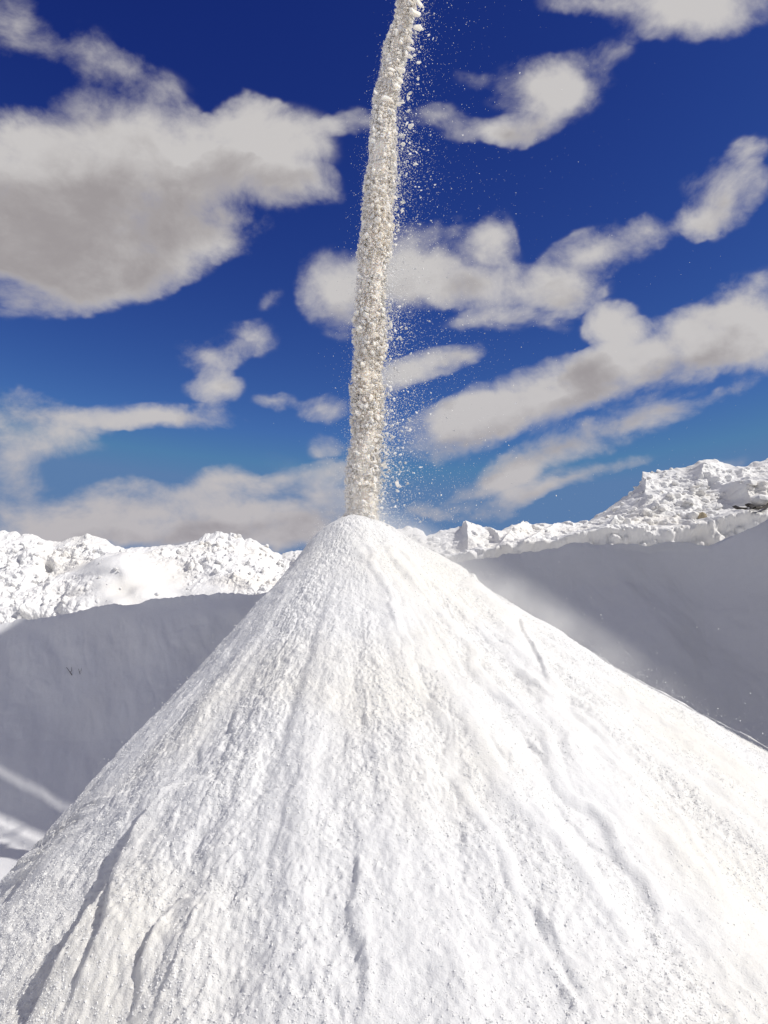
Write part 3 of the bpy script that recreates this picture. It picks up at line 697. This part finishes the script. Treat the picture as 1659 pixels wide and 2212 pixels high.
# ------------------------------------------------------------------ boulders on the right hill
bl_meshes = []
for k in range(8):
    r_ = np.random.default_rng(300+k)
    import bmesh
    bm = bmesh.new(); bmesh.ops.create_icosphere(bm, subdivisions=2, radius=.5)
    ax = r_.uniform(.7, 1.15, 3)
    cuts = [(Vector(r_.normal(size=3)).normalized(), r_.uniform(.26, .42)) for _ in range(7)]
    for v in bm.verts:
        c = v.co.copy()
        for nrm, dd_ in cuts:
            q_ = c.dot(nrm)
            if q_ > dd_: c -= nrm*(q_-dd_)*.9
        v.co = Vector((c.x*ax[0], c.y*ax[1], c.z*ax[2]*.8))+Vector(r_.uniform(-.02, .02, 3))
    me = bpy.data.meshes.new('boulder'); bm.to_mesh(me); bm.free(); me.materials.append(M_HILL); bl_meshes.append(me)
wR = wts((0, .9, 20), (.9, 3.05, 330), (3.05, 5, 40))
D_ = PR[..., 1]*CP+(PR[..., 2]-CZ)*SP; PXR = 829.5+F*PR[..., 0]/D_; PYR = 1106-F*((PR[..., 2]-CZ)*CP-PR[..., 1]*SP)/D_
def on_hill(px, py):
    e = (PXR-px)**2+(PYR-py)**2+(wR[:, None] > 3)*1e6; i = np.unravel_index(np.argmin(e), e.shape); return PR[i]
DET = [(672,598,80),(725,525,90),(510,690,95),(655,645,70),(600,585,50),(965,445,90),(950,475,60),(1040,475,70),(1060,575,70),(930,590,110),(830,610,90),(370,515,70),(495,660,60),(430,577,45),(305,705,55),(225,660,80),(285,610,60),(150,725,50),
 (865,790,85),(580,640,45),(1070,612,40),(1185,640,80),(905,700,55),(990,690,60),(1000,415,70),(860,510,50),(780,412,60),(885,460,35),(1090,455,40),(1200,550,40),(1175,520,30),(660,495,45),(470,500,50),(640,505,40),(745,765,40),(610,770,50),(530,775,30),(500,750,40),(780,715,45),(820,700,40),
 (780,605,40),(760,552,45),(1010,655,45),(1055,665,45),(1090,520,35),(1115,490,30),(410,455,55),(440,450,40),(465,395,40),(535,365,50),(620,290,45),(690,300,40),(745,270,35),(660,345,50),(725,370,45),(565,295,30),(345,680,35),(400,660,25),(90,780,55),(120,690,40),(60,715,30),(650,330,30),
 (960,600,30),(870,560,30),(1230,500,30),(1140,590,30),(1060,700,30),(940,740,35),(1130,560,25),(500,790,25),(580,830,30),(640,820,35),(690,790,30),(700,760,25),(1200,610,30),(1160,660,40)]
cnt = 0
def boulder(px, py, L_, label, group=None, sink=.25, m=None, sc=(1, 1, .85)):
    global cnt
    p_ = on_hill(px, py); s_ = L_*p_[1]/F/CP
    o = bpy.data.objects.new('boulder', bl_meshes[cnt % 8]); cnt += 1; COL.objects.link(o)
    o.location = (p_[0], p_[1]-s_*(.5-sink)*.5, p_[2]+s_*.05); o.rotation_euler = (random.uniform(-.4, .4), random.uniform(-.4, .4), random.uniform(0, 6.28))
    o.scale = (s_*sc[0], s_*sc[1], s_*sc[2])
    if m:
        o.data = o.data.copy(); o.data.materials[0] = m
    return tag(o, label, 'boulder', group)
gB = 'white chunks strewn over the right hillside'
for (x_, y_, L_) in DET:
    bpx, bpy_ = 1278.7+x_*.2291, 950.4+y_*.2291
    part = ('high on the' if y_ < 470 else 'midway up the' if y_ < 660 else 'at the foot of the')
    sd = 'left' if x_ < 450 else 'centre' if x_ < 850 else 'right'
    lab = '%s white boulder %s right hillside, %s' % ('large' if L_ >= 70 else 'mid-sized' if L_ >= 45 else 'small', part, {'left': 'towards its left slope', 'centre': 'near its centre', 'right': 'towards the stained rock side'}[sd])
    boulder(bpx, bpy_, L_*.2291*1.15, lab, lab.replace('boulder', 'boulders'))
for k in range(85):
    px_ = rng.uniform(1100, 1560); lo = interp(skyR, px_)+6; hi = 1150
    py_ = rng.uniform(lo, hi)
    if px_ < 1300 and rng.uniform() < .6: continue
    boulder(px_, py_, rng.uniform(4, 9), 'white mineral chunk half sunk in the right hillside', gB)
boulder(1515, 1118, 24, 'ochre-stained rock beside the lit ledge of the right hill', None, m=M_OCHRE, sc=(1, 1, 1.3))
boulder(1500, 1116, 26, 'pale round chunk left of the ochre-stained rock', None)
boulder(1640, 1085, 66, 'biggest white block on the hill at the right photo edge, dark crevice below it', None, sc=(1, .8, .6))
boulder(1620, 1045, 30, 'squarish white block upslope of the biggest block, at the right', None)
# dark strips laid on the hill, painting the shade in crevices under the big block
def strip(name, pts, w_, m, label, cat):
    P_ = [Vector(on_hill(*q_))+Vector((0, -.42, 0)) for q_ in pts]; V_, F_ = [], []
    for i, q_ in enumerate(P_):
        h_ = w_[i]; y_ = .12
        V_ += [(q_.x, q_.y-y_, q_.z+h_), (q_.x, q_.y-y_, q_.z-h_), (q_.x, q_.y+y_, q_.z-h_), (q_.x, q_.y+y_, q_.z+h_)]
    for i in range(len(P_)-1):
        for k in range(4): F_.append((i*4+k, i*4+(k+1) % 4, (i+1)*4+(k+1) % 4, (i+1)*4+k))
    F_ += [(0, 1, 2, 3), tuple((len(P_)-1)*4+k for k in (3, 2, 1, 0))]
    return tag(mesh_obj(name, np.array(V_), np.array(F_), m, False), label, cat)
strip('crevice_shade_strip', [(1573,1098),(1583,1103),(1600,1104)], [.01, .02, .01], M_DARK, 'short dark strip painting crevice shade on the right hill, left of the other strip', 'rock seam')
strip('crevice_shade_strip', [(1600,1094),(1609,1099),(1616,1102),(1630,1103),(1645,1096),(1659,1082)], [.015, .06, .02, .025, .03, .07], M_DARK, 'long dark strip painting crevice shade under the biggest block at the right photo edge', 'rock seam')

# chunks along the crest of the left hill and in front of it
DL = PL[..., 1]*CP+(PL[..., 2]-CZ)*SP; PXL = 829.5+F*PL[..., 0]/DL; PYL = 1106-F*((PL[..., 2]-CZ)*CP-PL[..., 1]*SP)/DL
wL = wts((0, 1, 40), (1, 3.05, 380), (3.05, 5, 40))
def on_left(px, py):
    e = (PXL-px)**2+(PYL-py)**2+(wL[:, None] > 3.0)*1e6; i = np.unravel_index(np.argmin(e), e.shape); return PL[i]
def lchunk(px, py, L_, label, group=None):
    global cnt
    p_ = on_left(px, py); s_ = L_*p_[1]/F
    o = bpy.data.objects.new('boulder', bl_meshes[cnt % 8]); cnt += 1; COL.objects.link(o)
    o.location = (p_[0], p_[1]-s_*.12, p_[2]+s_*.05); o.rotation_euler = (random.uniform(-.5, .5), random.uniform(-.5, .5), random.uniform(0, 6.28)); o.scale = (s_, s_, s_*.85)
    tag(o, label, 'boulder', group)
gL = 'white chunks strewn over the left hill'
for k in range(85):
    px_ = rng.uniform(0, 620)
    reg = rng.uniform()
    if reg < .30: py_ = interp(skyL, px_)+rng.uniform(0, 10)
    elif reg < .8: px_ = rng.uniform(0, 270); py_ = rng.uniform(1170, 1335)
    else: px_ = rng.uniform(330, 620); py_ = rng.uniform(1190, 1280)
    lchunk(px_, py_, 3.0+13*rng.uniform()**4, 'white mineral chunk lying on the rubbly left hill', gL)
lchunk(505, 1158, 13, 'left of two square white blocks topping the hump next to the heap')
lchunk(517, 1158, 14, 'right of two square white blocks topping the hump next to the heap')
lchunk(340, 1284, 16, 'upright grey-sided chunk on the left hill just above the shaded crest')

# ------------------------------------------------------------------ twigs in the shaded bank
def twig(base, tip, r_, label):
    root = bpy.data.objects.new('dry_twig', None); COL.objects.link(root); root.location = base; tag(root, label, 'twig')
    b_ = Vector(tip)-Vector(base)
    def stem(name, p0, p1, r0, r1):
        pts_ = [p0.lerp(p1, t_)+Vector((math.sin(t_*5)*.02, 0, 0)) for t_ in (0, .3, .6, 1)]; V_, F_ = [], []
        for i, q_ in enumerate(pts_):
            rr__ = r0+(r1-r0)*i/3
            for k in range(6): V_.append((q_.x+rr__*math.cos(k*math.pi/3), q_.y+rr__*math.sin(k*math.pi/3), q_.z))
        for i in range(3):
            for k in range(6): F_.append((i*6+k, i*6+(k+1) % 6, (i+1)*6+(k+1) % 6, (i+1)*6+k))
        return mesh_obj(name, np.array(V_), np.array(F_), M_TWIG, True, root)
    stem('stem', Vector((0, 0, -.06)), b_, r_, r_*.5)
    stem('side_shoot', b_*.45, b_*.75+Vector((.07, 0, .05)), r_*.6, r_*.25)
dep = bpy.context.evaluated_depsgraph_get(); dep.update()
def hit(ob, px, py):
    d_ = Vector(ray(px, py)).normalized(); ok, loc, nn, _i = ob.ray_cast(Vector((0, 0, CZ)), d_); return loc if ok else Vector(at_Y(px, py, 16))
b1 = hit(bank, 158, 1460); t1 = hit(bank, 150, 1441); twig(b1, t1+Vector((0, -.12, 0)), .013, 'dark forked dry twig sticking out of the shaded left bank')
b2 = hit(bank, 172, 1457); t2 = hit(bank, 174, 1444); twig(b2, t2+Vector((0, -.08, 0)), .007, 'thin faint twig just right of the dark forked twig')

# ------------------------------------------------------------------ the stacker conveyor (above and right of the picture; throws its truss shadow on the left floor)
HEAD = Vector((1.75, (QA+.94-PV.x*1.75)/PV.y, 16.4)); DIRH = AZ.copy()
AX = (DIRH*math.cos(math.radians(17))-Vector((0, 0, 1))*math.sin(math.radians(17))).normalized()
SIDE = AX.cross(Vector((0, 0, 1))).normalized(); UP = SIDE.cross(AX).normalized()
conv = bpy.data.objects.new('stacker_conveyor', None); COL.objects.link(conv); conv.location = (HEAD.x, HEAD.y, HEAD.z)
tag(conv, 'steel truss belt conveyor overhead, its head dropping the mineral stream', 'conveyor')
def bars(name, segs, w_, m):
    V_, F_ = [], []
    for p0, p1 in segs:
        a_ = (p1-p0).normalized(); s_ = a_.cross(Vector((.13, .21, .97))).normalized(); u_ = s_.cross(a_); k0 = len(V_)
        for q_ in (p0, p1):
            for cx_, cy_ in ((-1, -1), (1, -1), (1, 1), (-1, 1)): V_.append(q_+s_*cx_*w_/2+u_*cy_*w_/2)
        for k in range(4): F_.append((k0+k, k0+(k+1) % 4, k0+4+(k+1) % 4, k0+4+k))
        F_ += [(k0+3, k0+2, k0+1, k0), (k0+4, k0+5, k0+6, k0+7)]
    return mesh_obj(name, np.array([tuple(v) for v in V_]), np.array(F_), m, False, conv)
LEN = 40.0; SWD = .18
def cp(t_, s_, u_): return AX*t_+SIDE*s_+UP*u_
segs = [(cp(0, s_*SWD, u_), cp(LEN, s_*SWD, u_)) for s_ in (-1, 1) for u_ in (-.15, -1.05)]
for sg in segs: bars('chord', [sg], .09, M_STEEL)
seg = []
for i in range(32):
    t0 = i*1.25
    for s_ in (-1, 1):
        seg += [(cp(t0, s_*SWD, -.15), cp(t0, s_*SWD, -1.05)), (cp(t0, s_*SWD, -1.05), cp(t0+1.25, s_*SWD, -.15))]
    seg.append((cp(t0, -SWD, -1.05), cp(t0, SWD, -1.05)))
br = bars('truss_bracing', seg, .05, M_STEEL)
Vb = [cp(t_, s_, u_) for t_ in (-.1, LEN) for s_, u_ in ((-.2, .10), (-.09, .02), (.09, .02), (.2, .10), (.2, .08), (.09, -.0), (-.09, -.0), (-.2, .08))]
mesh_obj('belt', np.array([tuple(v) for v in Vb]), np.array([(k, (k+1) % 8, 8+(k+1) % 8, 8+k) for k in range(8)]), M_RUBBER, False, conv)
Vd = []
for s_ in (-.18, .18):
    for k in range(20): Vd.append(cp(0, s_, -.12)+AX*.22*math.cos(k*math.pi/10)+UP*.22*math.sin(k*math.pi/10))
mesh_obj('head_pulley', np.array([tuple(v) for v in Vd]), np.array([(k, (k+1) % 20, 20+(k+1) % 20, 20+k) for k in range(20)]), M_RUBBER, True, conv)
hs = 1 if SIDE.dot(PV) < 0 else -1           # unseen rails added away from the building, to cast thin shadow bars
for u_ in (.35, .9): bars('shadow_rail', [(cp(.5, hs*.45, u_), cp(LEN, hs*.45, u_))], .07, M_STEEL)
bars('shadow_rail_posts', [(cp(.5+1.5*i, hs*.45, -.5), cp(.5+1.5*i, hs*.45, .9)) for i in range(26)]+[(cp(.5+1.5*i, hs*.26, -.5), cp(.5+1.5*i, hs*.46, -.5)) for i in range(26)], .05, M_STEEL)
gz = lambda v: Vector((v.x, v.y, -HEAD.z))
for t_ in (22.0, 36.0):
    for s_ in (-1, 1):
        top_ = cp(t_, s_*SWD, -1.05); foot = gz(top_)+SIDE*s_*1.2; bars('support_leg', [(top_, foot)], .14, M_STEEL)

# ------------------------------------------------------------------ dust blown off the landing point, drifting down the right flank
def dust(name, centre, along, axes, dens, label, seed):
    import bmesh
    a_ = Vector(along).normalized(); b_ = Vector((0, 1, 0)); b_ = (b_-a_*b_.dot(a_)).normalized(); c_ = a_.cross(b_)
    bm = bmesh.new(); bmesh.ops.create_icosphere(bm, subdivisions=3, radius=1.0)
    me = bpy.data.meshes.new(name); bm.to_mesh(me); bm.free()
    o = bpy.data.objects.new(name, me); COL.objects.link(o)
    Mx = Matrix((a_, b_, c_)).transposed().to_4x4(); Mx.translation = centre
    o.matrix_world = Mx @ Matrix.Diagonal((*axes, 1))
    m = bpy.data.materials.new(name); m.use_nodes = True; m.node_tree.nodes.clear(); M = NG(m.node_tree)
    co = M.n('ShaderNodeTexCoord').outputs['Object']
    ln = M.n('ShaderNodeVectorMath', operation='LENGTH'); M.link(co, ln.inputs[0])
    fall = M.math('POWER', M.math('SUBTRACT', 1.0, ln.outputs['Value'], clamp=True), 1.4)
    sc = M.n('ShaderNodeMapping'); M.link(co, sc.inputs['Vector']); sc.inputs['Scale'].default_value = tuple(x*1.0 for x in axes); sc.inputs['Location'].default_value = (seed, 0, 0)
    nn = M.maprange(noise(M, sc.outputs[0], 1.6, 4, .6), .38, .68)
    nn = M.math('MULTIPLY_ADD', nn, .75, .25)
    v = M.n('ShaderNodeVolumePrincipled'); v.inputs['Color'].default_value = (.97, .96, .93, 1); v.inputs['Anisotropy'].default_value = .15
    M.link(M.math('MULTIPLY', M.math('MULTIPLY', fall, nn), dens), v.inputs['Density'])
    ou = M.n('ShaderNodeOutputMaterial'); M.link(v.outputs[0], ou.inputs['Volume'])
    me.materials.append(m); return tag(o, label, 'dust', kind='stuff')
dust('dust_cloud', (APEX[0]+2.1, APEX[1]-.35, APEX[2]-1.22), (1, -.12, -.62), (4.3, 1.3, .5), 2.1, 'pale powder haze drifting along the upper right flank of the heap', 0)
dust('dust_cloud', (APEX[0]+.1, APEX[1]-.1, APEX[2]+.25), (0, 0, 1), (1.1, .8, .6), 1.0, 'pale powder haze around the foot of the falling stream', 5)
SC.cycles.volume_step_rate = 2.0; SC.cycles.volume_bounces = 4
